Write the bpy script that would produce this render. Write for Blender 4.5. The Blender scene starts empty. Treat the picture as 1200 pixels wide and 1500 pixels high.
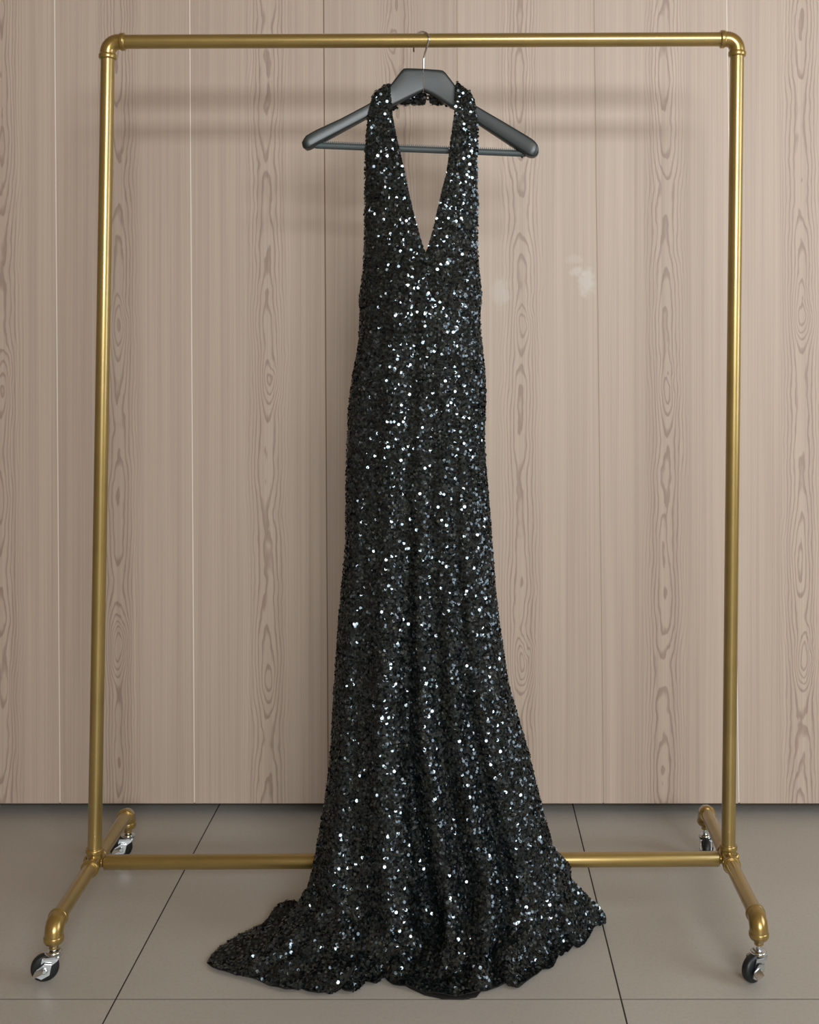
import bpy, bmesh, math, random
import numpy as np
from mathutils import Vector, Matrix

# ------------------------------------------------------------------ camera, world, light, exposure
FPX, HCAM, VPX, VPY = 1700.0, 1.02, 675.0, 516.0      # focal length (px of 1200x1500), eye height, vanishing point
scene = bpy.context.scene
COL = scene.collection

cam_d = bpy.data.cameras.new('camera')
cam_d.sensor_fit = 'VERTICAL'
cam_d.sensor_height = 36.0
cam_d.sensor_width = 28.8
cam_d.lens = FPX / 1500.0 * 36.0
cam_d.shift_x = (600 - VPX) / 1500.0
cam_d.shift_y = -(750 - VPY) / 1500.0
cam_d.clip_start = 0.05
cam = bpy.data.objects.new('camera', cam_d)
cam.location = (0, 0, HCAM)
cam.rotation_euler = (math.pi / 2, 0, 0)
COL.objects.link(cam)
scene.camera = cam

world = bpy.data.worlds.new('world')
world.use_nodes = True
world.node_tree.nodes['Background'].inputs['Color'].default_value = (0.62, 0.78, 1.0, 1)
world.node_tree.nodes['Background'].inputs['Strength'].default_value = 1.0
scene.world = world

ROOM_X0, ROOM_X1, ROOM_Y0, WALL_Y, ROOM_Z = -1.75, 2.35, -2.75, 2.55, 2.95
# windows: two on the wall behind the camera (tall one and the fanlight above it), and an unseen one added on the right-hand wall as fill
WIN = [dict(x0=0.02, x1=2.10, z0=1.42, z1=2.00), dict(x0=0.02, x1=2.10, z0=2.30, z1=2.76)]
SIDE_FILL_WIN = dict(y0=0.45, y1=1.75, z0=0.70, z1=2.20)
RADIANCE = 37.0
def area(name, loc, rot, sx, sy, radiance, color):
    d = bpy.data.lights.new(name, 'AREA')
    d.shape = 'RECTANGLE'; d.size = sx; d.size_y = sy; d.energy = radiance * math.pi * sx * sy; d.color = color
    o = bpy.data.objects.new(name, d); o.location = loc; o.rotation_euler = rot
    COL.objects.link(o)
    return o
# daylight standing in the window openings, shining into the room
for w in WIN:
    area('window_daylight', ((w['x0'] + w['x1']) / 2, ROOM_Y0 - 0.10, (w['z0'] + w['z1']) / 2), (math.pi / 2, 0, 0),
         w['x1'] - w['x0'] - 0.04, w['z1'] - w['z0'] - 0.04, RADIANCE, (0.95, 0.98, 1.0))
area('side_fill_light', (ROOM_X1 + 0.10, (SIDE_FILL_WIN['y0'] + SIDE_FILL_WIN['y1']) / 2, (SIDE_FILL_WIN['z0'] + SIDE_FILL_WIN['z1']) / 2),  # added fill from the right, strengthens the brightness gradient across the boards
     (math.pi / 2, 0, math.pi / 2), SIDE_FILL_WIN['y1'] - SIDE_FILL_WIN['y0'] - 0.04, SIDE_FILL_WIN['z1'] - SIDE_FILL_WIN['z0'] - 0.04, 5.0, (0.90, 0.95, 1.0))
scene.cycles.max_bounces = 8
scene.cycles.diffuse_bounces = 4
scene.cycles.glossy_bounces = 3

vs = scene.view_settings
vs.view_transform = 'Standard'
vs.look = 'None'
vs.gamma = 1.0
vs.use_curve_mapping = False
vs.exposure = 0.08

# ------------------------------------------------------------------ helpers
rng = np.random.default_rng(7)
random.seed(7)

def PX(px, py, Y):
    """point at depth Y in front of the camera, from a photo pixel"""
    return Vector(((px - VPX) / FPX * Y, Y, HCAM - (py - VPY) / FPX * Y))
def FL(px, py, z=0.0):
    """point on the floor (height z) from a photo pixel"""
    Y = FPX * (HCAM - z) / (py - VPY)
    return Vector(((px - VPX) / FPX * Y, Y, z))

def tag(o, label=None, cat=None, group=None, kind=None):
    if label: o['label'] = label
    if cat: o['category'] = cat
    if group: o['group'] = group
    if kind: o['kind'] = kind
    return o
def empty(name, loc=(0, 0, 0)):
    o = bpy.data.objects.new(name, None)
    o.location = loc; o.empty_display_size = 0.05
    COL.objects.link(o)
    return o

class MB:
    def __init__(self): self.v = []; self.f = []
    def add(self, vs, fs):
        b = len(self.v)
        self.v += [tuple(p) for p in vs]
        self.f += [tuple(i + b for i in f) for f in fs]
        return self
    def sweep(self, path, radii, seg=20, cap=True, closed=False, flat=1.0, up=None):
        path = [Vector(p) for p in path]; n = len(path)
        if not hasattr(radii, '__len__'): radii = [radii] * n
        T = []
        for i in range(n):
            a = path[(i - 1) % n] if (i > 0 or closed) else path[i]
            b = path[(i + 1) % n] if (i < n - 1 or closed) else path[i]
            t = b - a
            T.append(t.normalized() if t.length > 1e-9 else (T[-1] if T else Vector((0, 0, 1))))
        ref = Vector(up) if up else (Vector((0, 0, 1)) if abs(T[0].z) < 0.9 else Vector((1, 0, 0)))
        N = (ref - T[0] * ref.dot(T[0])).normalized()
        vs = []
        for i in range(n):
            if i > 0:
                q = T[i - 1].rotation_difference(T[i])
                N = q @ N
                N = (N - T[i] * N.dot(T[i])).normalized()
            B = T[i].cross(N)
            for k in range(seg):
                a = 2 * math.pi * k / seg
                vs.append(path[i] + (N * math.cos(a) + B * math.sin(a) * flat) * radii[i])
        fs = []
        for i in range(n if closed else n - 1):
            j = (i + 1) % n
            for k in range(seg):
                k2 = (k + 1) % seg
                fs.append((i * seg + k, i * seg + k2, j * seg + k2, j * seg + k))
        if cap and not closed:
            fs.append(tuple(range(seg - 1, -1, -1)))
            fs.append(tuple((n - 1) * seg + k for k in range(seg)))
        return self.add(vs, fs)
    def lathe(self, origin, axis, prof, seg=24):
        """prof: list of (distance along the axis, radius)"""
        o = Vector(origin); ax = Vector(axis).normalized()
        path = [o + ax * t for t, r in prof]
        ref = Vector((0, 0, 1)) if abs(ax.z) < 0.9 else Vector((1, 0, 0))
        N = (ref - ax * ref.dot(ax)).normalized(); B = ax.cross(N)
        vs = []
        for p, (t, r) in zip(path, prof):
            for k in range(seg):
                a = 2 * math.pi * k / seg
                vs.append(p + (N * math.cos(a) + B * math.sin(a)) * r)
        fs = []; n = len(prof)
        for i in range(n - 1):
            for k in range(seg):
                k2 = (k + 1) % seg
                fs.append((i * seg + k, i * seg + k2, (i + 1) * seg + k2, (i + 1) * seg + k))
        fs.append(tuple(range(seg - 1, -1, -1)))
        fs.append(tuple((n - 1) * seg + k for k in range(seg)))
        return self.add(vs, fs)
    def box(self, c, s, rz=0.0):
        c = Vector(c); hx, hy, hz = s[0] / 2, s[1] / 2, s[2] / 2
        R = Matrix.Rotation(rz, 3, 'Z')
        vs = [c + R @ Vector((x * hx, y * hy, z * hz)) for x in (-1, 1) for y in (-1, 1) for z in (-1, 1)]
        return self.add(vs, [(0, 1, 3, 2), (4, 6, 7, 5), (0, 4, 5, 1), (2, 3, 7, 6), (0, 2, 6, 4), (1, 5, 7, 3)])
    def prism(self, pts, thick_vec):
        """polygon pts (list of Vector) extruded by thick_vec, centred"""
        t = Vector(thick_vec) / 2; n = len(pts)
        vs = [Vector(p) - t for p in pts] + [Vector(p) + t for p in pts]
        fs = [tuple(range(n - 1, -1, -1)), tuple(range(n, 2 * n))]
        for i in range(n):
            j = (i + 1) % n
            fs.append((i, j, n + j, n + i))
        return self.add(vs, fs)
    def build(self, name, mat, parent=None, smooth=True, bevel=0.0, bseg=2, angle=40, origin=None):
        me = bpy.data.meshes.new(name)
        off = Vector(origin) if origin is not None else Vector((0, 0, 0))
        me.from_pydata([tuple(Vector(p) - off) for p in self.v], [], self.f)
        me.validate()
        bm = bmesh.new(); bm.from_mesh(me)
        bmesh.ops.recalc_face_normals(bm, faces=bm.faces)
        bm.to_mesh(me); bm.free()
        if smooth:
            me.shade_smooth()
            me.set_sharp_from_angle(angle=math.radians(angle))
        me.materials.append(mat)
        o = bpy.data.objects.new(name, me)
        COL.objects.link(o)
        if origin is not None: o.location = off
        if parent is not None:
            o.parent = parent
            o.location = off - parent_world(parent)
        if bevel > 0:
            m = o.modifiers.new('bevel', 'BEVEL'); m.width = bevel; m.segments = bseg
            m.limit_method = 'ANGLE'; m.angle_limit = math.radians(50)
        return o
def parent_world(p):
    v = Vector((0, 0, 0))
    while p is not None:
        v = v + p.location; p = p.parent
    return v

# ------------------------------------------------------------------ materials
def mat_new(name):
    m = bpy.data.materials.new(name); m.use_nodes = True
    return m, m.node_tree, m.node_tree.nodes['Principled BSDF']
class NT:
    """small wrapper for math on node sockets"""
    def __init__(self, nt): self.nt = nt
    def link(self, a, b): self.nt.links.new(a, b)
    def m(self, op, a, b=None, c=None, clamp=False):
        n = self.nt.nodes.new('ShaderNodeMath'); n.operation = op; n.use_clamp = clamp
        for i, x in enumerate((a, b, c)):
            if x is None: continue
            if isinstance(x, (int, float)): n.inputs[i].default_value = x
            else: self.link(x, n.inputs[i])
        return n.outputs[0]
    def xyz(self, x, y, z):
        n = self.nt.nodes.new('ShaderNodeCombineXYZ')
        for i, v in enumerate((x, y, z)):
            if isinstance(v, (int, float)): n.inputs[i].default_value = v
            else: self.link(v, n.inputs[i])
        return n.outputs[0]
    def noise(self, vec, scale=1.0, detail=2.0, rough=0.5):
        n = self.nt.nodes.new('ShaderNodeTexNoise')
        n.inputs['Scale'].default_value = scale; n.inputs['Detail'].default_value = detail
        n.inputs['Roughness'].default_value = rough
        if vec is not None: self.link(vec, n.inputs['Vector'])
        return n.outputs['Fac']
    def smooth(self, x, a, b, lo=0.0, hi=1.0):
        n = self.nt.nodes.new('ShaderNodeMapRange'); n.interpolation_type = 'SMOOTHSTEP'
        self.link(x, n.inputs['Value'])
        n.inputs['From Min'].default_value = a; n.inputs['From Max'].default_value = b
        n.inputs['To Min'].default_value = lo; n.inputs['To Max'].default_value = hi
        return n.outputs['Result']
    def mix(self, f, a, b):
        n = self.nt.nodes.new('ShaderNodeMix'); n.data_type = 'RGBA'
        for s, v in ((n.inputs[0], f), (n.inputs[6], a), (n.inputs[7], b)):
            if isinstance(v, (int, float)): s.default_value = v
            elif isinstance(v, tuple): s.default_value = v + (1,) if len(v) == 3 else v
            else: self.link(v, s)
        return n.outputs[2]
    def objco(self):
        n = self.nt.nodes.new('ShaderNodeTexCoord')
        s = self.nt.nodes.new('ShaderNodeSeparateXYZ')
        self.link(n.outputs['Object'], s.inputs[0])
        return n.outputs['Object'], s.outputs[0], s.outputs[1], s.outputs[2]
    def bump(self, h, strength, dist):
        n = self.nt.nodes.new('ShaderNodeBump')
        n.inputs['Strength'].default_value = strength; n.inputs['Distance'].default_value = dist
        self.link(h, n.inputs['Height'])
        return n.outputs['Normal']

def simple(name, color, rough=0.5, metal=0.0, spec=0.5, noise_amt=0.0, noise_scale=20.0, bump=0.0):
    m, nt, p = mat_new(name); N = NT(nt)
    p.inputs['Roughness'].default_value = rough; p.inputs['Metallic'].default_value = metal
    p.inputs['Specular IOR Level'].default_value = spec
    co, x, y, z = N.objco()
    nz = N.noise(co, noise_scale, 3.0)
    a = tuple(c * (1 - noise_amt) for c in color); b = tuple(min(1, c * (1 + noise_amt)) for c in color)
    N.link(N.mix(nz, a, b), p.inputs['Base Color'])
    if bump > 0: N.link(N.bump(nz, 0.5, bump), p.inputs['Normal'])
    return m

WOOD_LIGHT = (0.505, 0.413, 0.330)
WOOD_DARK = (0.305, 0.228, 0.182)
def wood_mat(name, seed, xc, knots=(), stains=(), d0=0.020, dvar=0.042, tone=1.0):
    """flat-sawn larch: growth rings cut at a depth that wanders along the board"""
    m, nt, p = mat_new(name); N = NT(nt)
    co, x, y, z = N.objco()
    p.inputs['Roughness'].default_value = 0.48
    p.inputs['Specular IOR Level'].default_value = 0.35
    wob = N.m('MULTIPLY', N.m('SUBTRACT', N.noise(N.xyz(seed, 0.0, N.m('MULTIPLY', z, 2.2)), 1.0, 2.0), 0.5), 0.022)
    dx = N.m('ADD', N.m('SUBTRACT', x, xc), wob)
    warp = N.m('SUBTRACT', N.noise(N.xyz(N.m('MULTIPLY', x, 34.0), seed * 3.1, N.m('MULTIPLY', z, 11.0)), 1.0, 2.5), 0.5)
    dn = N.noise(N.xyz(seed * 1.7, 5.0, N.m('MULTIPLY', z, 2.4)), 1.0, 1.5)
    d = N.m('ADD', N.m('MULTIPLY', N.m('SUBTRACT', dn, 0.5), dvar * 2.0), d0)
    r = N.m('SQRT', N.m('ADD', N.m('MULTIPLY', dx, dx), N.m('MULTIPLY', d, d)))
    r = N.m('ADD', r, N.m('MULTIPLY', warp, 0.012))
    for (kx, kz, ax, az, amp) in knots:
        ex = N.m('ADD', N.m('DIVIDE', N.m('SUBTRACT', x, kx), ax * 0.85), N.m('MULTIPLY', warp, 1.3))
        ez = N.m('ADD', N.m('DIVIDE', N.m('SUBTRACT', z, kz), az), N.m('MULTIPLY', warp, 1.1))
        g = N.m('ADD', N.m('MULTIPLY', ex, ex), N.m('MULTIPLY', ez, ez))
        r = N.m('SUBTRACT', r, N.m('MULTIPLY', N.m('EXPONENT', N.m('MULTIPLY', g, -1.0)), amp * 0.8))
    ring = N.m('FRACT', N.m('ADD', N.m('DIVIDE', r, 0.0062), seed))
    line = N.m('MULTIPLY', N.smooth(ring, 0.52, 0.84), N.smooth(ring, 0.92, 1.0, 1.0, 0.0))
    near = N.smooth(N.m('ABSOLUTE', dx), 0.018, 0.058, 1.0, 0.05)
    line = N.m('MULTIPLY', line, near)
    # fine straight grain everywhere
    g1 = N.noise(N.xyz(N.m('MULTIPLY', x, 420.0), seed, N.m('MULTIPLY', z, 1.2)), 1.0, 1.0, 0.6)
    g2 = N.noise(N.xyz(N.m('MULTIPLY', x, 60.0), seed + 4.0, N.m('MULTIPLY', z, 0.8)), 1.0, 2.0, 0.6)
    g = N.m('ADD', N.m('MULTIPLY', N.smooth(g1, 0.35, 0.75), 0.26), N.m('MULTIPLY', N.smooth(g2, 0.3, 0.7), 0.24))
    fac = N.m('ADD', N.m('MULTIPLY', line, 0.72), g, clamp=True)
    la = tuple(c * tone for c in WOOD_LIGHT); da = tuple(c * tone for c in WOOD_DARK)
    c = N.mix(fac, la, da)
    blot = N.noise(co, 3.2, 2.0)
    c = N.mix(N.smooth(blot, 0.35, 0.75, 0.0, 0.22), c, (0.43, 0.36, 0.30))
    for (sx, sz, rx, rz, st) in stains:
        ex = N.m('DIVIDE', N.m('SUBTRACT', x, sx), rx); ez = N.m('DIVIDE', N.m('SUBTRACT', z, sz), rz)
        dd = N.m('SQRT', N.m('ADD', N.m('MULTIPLY', ex, ex), N.m('MULTIPLY', ez, ez)))
        dd = N.m('ADD', dd, N.m('MULTIPLY', N.m('SUBTRACT', N.noise(co, 60.0, 3.0), 0.5), 1.5))
        c = N.mix(N.smooth(dd, 0.35, 1.15, st, 0.0), c, (0.60, 0.57, 0.52))
    N.link(c, p.inputs['Base Color'])
    return m

def tile_mat():
    m, nt, p = mat_new('floor_tile_porcelain'); N = NT(nt)
    co, x, y, z = N.objco()
    n1 = N.noise(co, 2.2, 3.0); n2 = N.noise(co, 180.0, 2.0)
    c = N.mix(N.smooth(n1, 0.3, 0.7), (0.400, 0.374, 0.330), (0.435, 0.410, 0.366))
    c = N.mix(N.smooth(n2, 0.45, 0.75, 0.0, 0.25), c, (0.30, 0.27, 0.235))
    vo = nt.nodes.new('ShaderNodeTexVoronoi'); vo.inputs['Scale'].default_value = 5.5
    N.link(co, vo.inputs['Vector'])
    c = N.mix(N.smooth(vo.outputs['Distance'], 0.010, 0.016, 0.7, 0.0), c, (0.08, 0.06, 0.05))
    N.link(c, p.inputs['Base Color'])
    p.inputs['Roughness'].default_value = 0.42
    p.inputs['Specular IOR Level'].default_value = 0.35
    return m

def brass_mat(name, color, rough=0.33):
    m, nt, p = mat_new(name); N = NT(nt)
    co, x, y, z = N.objco()
    n1 = N.noise(co, 900.0, 2.0); n2 = N.noise(co, 14.0, 3.0)
    c = N.mix(N.smooth(n2, 0.3, 0.75), color, tuple(k * 0.86 for k in color))
    N.link(c, p.inputs['Base Color'])
    p.inputs['Metallic'].default_value = 0.72
    N.link(N.m('ADD', N.m('MULTIPLY', n1, 0.10), rough - 0.05), p.inputs['Roughness'])
    p.inputs['Coat Weight'].default_value = 0.85
    p.inputs['Coat Roughness'].default_value = 0.20
    return m

M = {}
M['gold'] = brass_mat('gold_painted_pipe', (0.36, 0.255, 0.080), 0.35)
M['gold_fit'] = brass_mat('gold_painted_fitting', (0.36, 0.240, 0.062), 0.31)
M['chrome'] = simple('zinc_plated_steel', (0.62, 0.66, 0.68), 0.20, 1.0, 0.5, 0.06, 60)
M['steel'] = simple('polished_hook_wire', (0.62, 0.63, 0.64), 0.18, 1.0)
M['rubber'] = simple('black_wheel_rubber', (0.008, 0.010, 0.012), 0.45, 0.0, 0.5, 0.2, 50)
M['hanger'] = simple('satin_black_painted_wood', (0.013, 0.021, 0.021), 0.38, 0.0, 0.6, 0.25, 18)
M['ribbed'] = simple('dark_grey_plastic_tube', (0.060, 0.078, 0.080), 0.5, 0.0, 0.5, 0.1, 40)
M['tile'] = tile_mat()
M['grout'] = simple('dark_grout', (0.045, 0.040, 0.034), 0.9, 0.0, 0.2, 0.2, 80)
M['joint_tan'] = simple('tan_joint_filler', (0.40, 0.33, 0.25), 0.8, 0.0, 0.2, 0.05, 30)
M['joint_pale'] = simple('pale_joint_filler', (0.74, 0.69, 0.60), 0.8, 0.0, 0.2, 0.05, 30)
M['joint_dark'] = simple('brown_joint_filler', (0.20, 0.14, 0.09), 0.8, 0.0, 0.2, 0.1, 30)
M['plinth'] = simple('recessed_dark_plinth', (0.05, 0.06, 0.06), 0.6)
M['plaster'] = simple('beige_plaster', (0.40, 0.33, 0.26), 0.85, 0.0, 0.2, 0.04, 6)
M['plaster_tan'] = simple('brown_plaster', (0.22, 0.155, 0.10), 0.85, 0.0, 0.2, 0.04, 6)
M['ceiling'] = simple('brown_wood_ceiling', (0.36, 0.265, 0.175), 0.9, 0.0, 0.2, 0.03, 6)
M['frame'] = simple('white_window_frame', (0.7, 0.7, 0.68), 0.4)
M['fabric'] = simple('black_mesh_fabric', (0.016, 0.015, 0.014), 0.8, 0.0, 0.2, 0.3, 300)

def glass_mat():
    m = bpy.data.materials.new('window_glass'); m.use_nodes = True
    nt = m.node_tree; nt.nodes.remove(nt.nodes['Principled BSDF'])
    out = nt.nodes['Material Output']
    t = nt.nodes.new('ShaderNodeBsdfTransparent'); g = nt.nodes.new('ShaderNodeBsdfGlossy'); mx = nt.nodes.new('ShaderNodeMixShader')
    g.inputs['Roughness'].default_value = 0.02
    mx.inputs[0].default_value = 0.05
    nt.links.new(t.outputs[0], mx.inputs[1]); nt.links.new(g.outputs[0], mx.inputs[2]); nt.links.new(mx.outputs[0], out.inputs[0])
    return m
M['glass'] = glass_mat()

def sequin_mat():
    m, nt, p = mat_new('black_sequin_foil'); N = NT(nt)
    g = nt.nodes.new('ShaderNodeNewGeometry')
    rnd = g.outputs['Random Per Island']
    f = N.m('POWER', rnd, 2.0)
    N.link(N.mix(f, (0.003, 0.0045, 0.005), (0.036, 0.042, 0.041)), p.inputs['Base Color'])
    p.inputs['Metallic'].default_value = 0.30
    p.inputs['Specular IOR Level'].default_value = 0.95
    p.inputs['Specular Tint'].default_value = (0.76, 0.91, 1.0, 1)
    N.link(N.m('ADD', N.m('MULTIPLY', rnd, 0.06), 0.045), p.inputs['Roughness'])
    return m
M['sequin'] = sequin_mat()

# ------------------------------------------------------------------ the room: floor of large tiles
TILE = 0.797
JX0 = FL(317, 1187).x                     # a joint running away from the camera
JY0 = FL(600, 1463.5).y                   # the joint running across, in front of the gown
GAP = 0.0026
sub = MB().box(((ROOM_X0 + ROOM_X1) / 2, (ROOM_Y0 + WALL_Y + 0.35) / 2, -0.0291), (ROOM_X1 - ROOM_X0 + 0.2, WALL_Y + 0.35 - ROOM_Y0 + 0.2, 0.0572))
floor = sub.build('floor', M['grout'], smooth=False)
tag(floor, 'floor of large warm grey porcelain tiles with thin dark joints', 'floor', kind='structure')
tmesh = {}
for i in range(-2, 4):
    for j in range(-5, 2):
        x0, x1 = JX0 + i * TILE, JX0 + (i + 1) * TILE
        y0, y1 = JY0 + j * TILE, JY0 + (j + 1) * TILE
        x0, x1 = max(x0, ROOM_X0), min(x1, ROOM_X1); y0, y1 = max(y0, ROOM_Y0), min(y1, WALL_Y + 0.30)
        if x1 - x0 < 0.02 or y1 - y0 < 0.02: continue
        w, h = x1 - x0 - GAP, y1 - y0 - GAP
        c = Vector(((x0 + x1) / 2, (y0 + y1) / 2, -0.005))
        key = (round(w, 4), round(h, 4))
        if key in tmesh:
            o = bpy.data.objects.new('tile', tmesh[key]); COL.objects.link(o); o.location = c; o.parent = floor
            m = o.modifiers.new('bevel', 'BEVEL'); m.width = 0.0002; m.segments = 1
        else:
            o = MB().box(c, (w, h, 0.010)).build('tile', M['tile'], floor, smooth=False, bevel=0.0002, bseg=1, origin=c)
            tmesh[key] = o.data

# ------------------------------------------------------------------ the panelled wall
wall = MB().box(((ROOM_X0 + ROOM_X1) / 2, WALL_Y + 0.30, ROOM_Z / 2), (ROOM_X1 - ROOM_X0 + 0.2, 0.10, ROOM_Z + 0.1)).build('wall_back', M['plinth'], smooth=False)
tag(wall, 'wall clad in tall pinkish larch boards with flame grain', 'wall', kind='structure')
# seams between boards: photo x at the frame's top (y=0) and at the boards' foot (y=1177)
seams = [(-310, -304), (-115, -108), (80, 88), (278, 285), (474, 481), (669, 676), (870, 884), (1065, 1083), (1260, 1281), (1455, 1479)]
def wx(px): return (px - VPX) / FPX * WALL_Y
Z_TOP, Z_BOT = HCAM + VPY / FPX * WALL_Y, HCAM - (1177 - VPY) / FPX * WALL_Y
def seam_x(k, z):
    a, b = seams[k]
    t = (Z_TOP - z) / (Z_TOP - Z_BOT)
    return wx(a + (b - a) * t)
def wz(py): return HCAM - (py - VPY) / FPX * WALL_Y
# per board: grain centre px, knots (px, py, half width px, half height px, rings), stains, joint on its right side
S = FPX / WALL_Y
spec = {
    0: dict(c=-205, knots=[(-205, 700, 16, 36, .018)], tone=1.0, seed=2.3),
    1: dict(c=2, knots=[(4, 570, 14, 34, .020), (8, 1010, 9, 30, .012)], tone=1.0, seed=3.35),
    2: dict(c=173, knots=[(172, 478, 15, 34, .020), (173, 950, 16, 38, .030)], tone=0.97, seed=5.1),
    3: dict(c=391, knots=[(394, 560, 14, 36, .022), (392, 1000, 10, 30, .008)], tone=0.98, seed=7.7),
    4: dict(c=582, knots=[(570, 60, 15, 30, .020)], tone=0.92, seed=9.2),
    5: dict(c=762, knots=[(767, 470, 15, 34, .024), (767, 972, 17, 38, .032)], tone=1.02, seed=11.9,
            stains=[(860, 414, 14, 24, .55), (846, 398, 12, 9, .45), (733, 428, 16, 24, .35), (842, 380, 14, 8, .25)]),
    6: dict(c=975, knots=[(978, 575, 14, 40, .022), (972, 800, 8, 40, .008)], tone=1.02, seed=13.4),
    7: dict(c=1173, knots=[(1176, 462, 16, 34, .026), (1180, 968, 16, 36, .032)], tone=1.02, seed=15.8),
    8: dict(c=1368, knots=[(1368, 620, 14, 36, .02)], tone=1.0, seed=17.1),
}
BOARD_T = 0.018
def board(xl0, xl1, xr0, xr1, zb, zt, mat):
    """front-facing plank, edges may lean; xl0/xr0 at the foot, xl1/xr1 at the top"""
    cx = (xl0 + xr0) / 2
    g = 0.0011
    vs = []
    for y in (WALL_Y, WALL_Y + BOARD_T):
        vs += [(xl0 + g, y, zb), (xr0 - g, y, zb), (xr1 - g, y, zt), (xl1 + g, y, zt)]
    b = MB().add(vs, [(0, 1, 2, 3), (7, 6, 5, 4), (0, 4, 5, 1), (1, 5, 6, 2), (2, 6, 7, 3), (3, 7, 4, 0)])
    return b.build('board', mat, wall, smooth=False, bevel=0.0004, bseg=1, origin=(cx, WALL_Y, 0.0))
for k in range(len(seams) - 1):
    xl0, xl1, xr0, xr1 = seam_x(k, Z_BOT), seam_x(k, ROOM_Z), seam_x(k + 1, Z_BOT), seam_x(k + 1, ROOM_Z)
    cx = (xl0 + xr0) / 2
    s = spec[k]
    kn = [(wx(a) - cx, wz(b), c / S, d / S, e) for a, b, c, d, e in s['knots']]
    st = [(wx(a) - cx, wz(b), c / S, d / S, e) for a, b, c, d, e in s.get('stains', ())]
    board(xl0, xl1, xr0, xr1, Z_BOT, ROOM_Z, wood_mat('larch_board', s['seed'], wx(s['c']) - cx, kn, st, tone=s['tone']))
    # filler strip behind the joint on the right-hand side
    jm = {3: 'joint_dark', 4: 'joint_tan', 5: 'joint_tan'}.get(k, 'joint_pale')
    z0, z1 = Z_BOT + 0.002, ROOM_Z
    a, b2 = seam_x(k + 1, z0), seam_x(k + 1, z1)
    vs = [(a - .004, WALL_Y + .0005, z0), (a + .004, WALL_Y + .0005, z0), (b2 + .004, WALL_Y + .0005, z1), (b2 - .004, WALL_Y + .0005, z1),
          (a - .004, WALL_Y + .019, z0), (a + .004, WALL_Y + .019, z0), (b2 + .004, WALL_Y + .019, z1), (b2 - .004, WALL_Y + .019, z1)]
    for i in (0, 1, 2, 3): vs[i] = (vs[i][0] + (0.0025 if i in (0, 3) else -0.0025), vs[i][1], vs[i][2])
    for i in (4, 5, 6, 7): vs[i] = (vs[i][0] + (0.0025 if i in (4, 7) else -0.0025), vs[i][1], vs[i][2])
    MB().add(vs, [(0, 1, 2, 3), (7, 6, 5, 4), (0, 4, 5, 1), (1, 5, 6, 2), (2, 6, 7, 3), (3, 7, 4, 0)]).build(
        'joint_strip', M[jm], wall, smooth=False)
# plainer boards out to the room's corners
side_mat = wood_mat('larch_board_side', 21.3, 0.01, [(0.0, 0.7, .022, .05, .02)])
xl = seam_x(0, Z_BOT); n = 0
while xl - 0.01 > ROOM_X0:
    x2 = max(xl - 0.297, ROOM_X0); board(x2, x2, xl, seam_x(0, ROOM_Z) if n == 0 else xl, Z_BOT, ROOM_Z, side_mat); xl = x2; n += 1
xr = seam_x(len(seams) - 1, Z_BOT); n = 0
while xr + 0.01 < ROOM_X1:
    x2 = min(xr + 0.297, ROOM_X1); board(xr, seam_x(len(seams) - 1, ROOM_Z) if n == 0 else xr, x2, x2, Z_BOT, ROOM_Z, side_mat); xr = x2; n += 1
# backing panel between boards and wall, and the recessed plinth below
bk = MB().box(((ROOM_X0 + ROOM_X1) / 2, WALL_Y + 0.030, (Z_BOT + ROOM_Z) / 2 + 0.004), (ROOM_X1 - ROOM_X0, 0.020, ROOM_Z - Z_BOT - 0.008))
bk.build('backing_panel', M['joint_dark'], wall, smooth=False)
pl = MB().box(((ROOM_X0 + ROOM_X1) / 2, WALL_Y + 0.16, 0.05), (ROOM_X1 - ROOM_X0, 0.02, 0.10)).build('baseboard_back', M['plinth'], smooth=False)
tag(pl, 'dark recessed plinth under the larch boards', 'baseboard', kind='structure')

# ------------------------------------------------------------------ the rest of the room, behind and beside the camera
YM, YL = (ROOM_Y0 + WALL_Y + 0.35) / 2, WALL_Y + 0.35 - ROOM_Y0
o = MB().box((ROOM_X0 - 0.05, YM, ROOM_Z / 2), (0.10, YL, ROOM_Z + 0.1)).build('wall_left', M['plaster_tan'], smooth=False)
tag(o, 'plain brown wall on the left', 'wall', kind='structure')
o = MB().box(((ROOM_X0 + ROOM_X1) / 2, YM, ROOM_Z + 0.05), (ROOM_X1 - ROOM_X0 + 0.2, YL + 0.2, 0.10)).build('ceiling', M['ceiling'], smooth=False)
tag(o, 'flat brown wooden ceiling', 'ceiling', kind='structure')
def pierced(a0, a1, z0, z1, holes, put):
    """wall slab between a0..a1 with stacked openings that share one width"""
    h0, h1 = holes[0][0], holes[0][1]
    put(a0, h0, z0, z1); put(h1, a1, z0, z1)
    z = z0
    for _, _, b, t in sorted(holes, key=lambda q: q[2]):
        put(h0, h1, z, b); z = t
    put(h0, h1, z, z1)
fw = MB()
pierced(ROOM_X0 - 0.1, ROOM_X1 + 0.1, -0.05, ROOM_Z + 0.05, [(w['x0'], w['x1'], w['z0'], w['z1']) for w in WIN],
        lambda a, b, c, d: fw.box(((a + b) / 2, ROOM_Y0 - 0.05, (c + d) / 2), (b - a, 0.10, d - c)))
tag(fw.build('wall_front', M['plaster'], smooth=False), 'plain wall with two windows behind the camera', 'wall', kind='structure')
rw = MB(); WS = SIDE_FILL_WIN
pierced(ROOM_Y0, WALL_Y + 0.35, -0.05, ROOM_Z + 0.05, [(WS['y0'], WS['y1'], WS['z0'], WS['z1'])],
        lambda a, b, c, d: rw.box((ROOM_X1 + 0.05, (a + b) / 2, (c + d) / 2), (0.10, b - a, d - c)))
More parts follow.
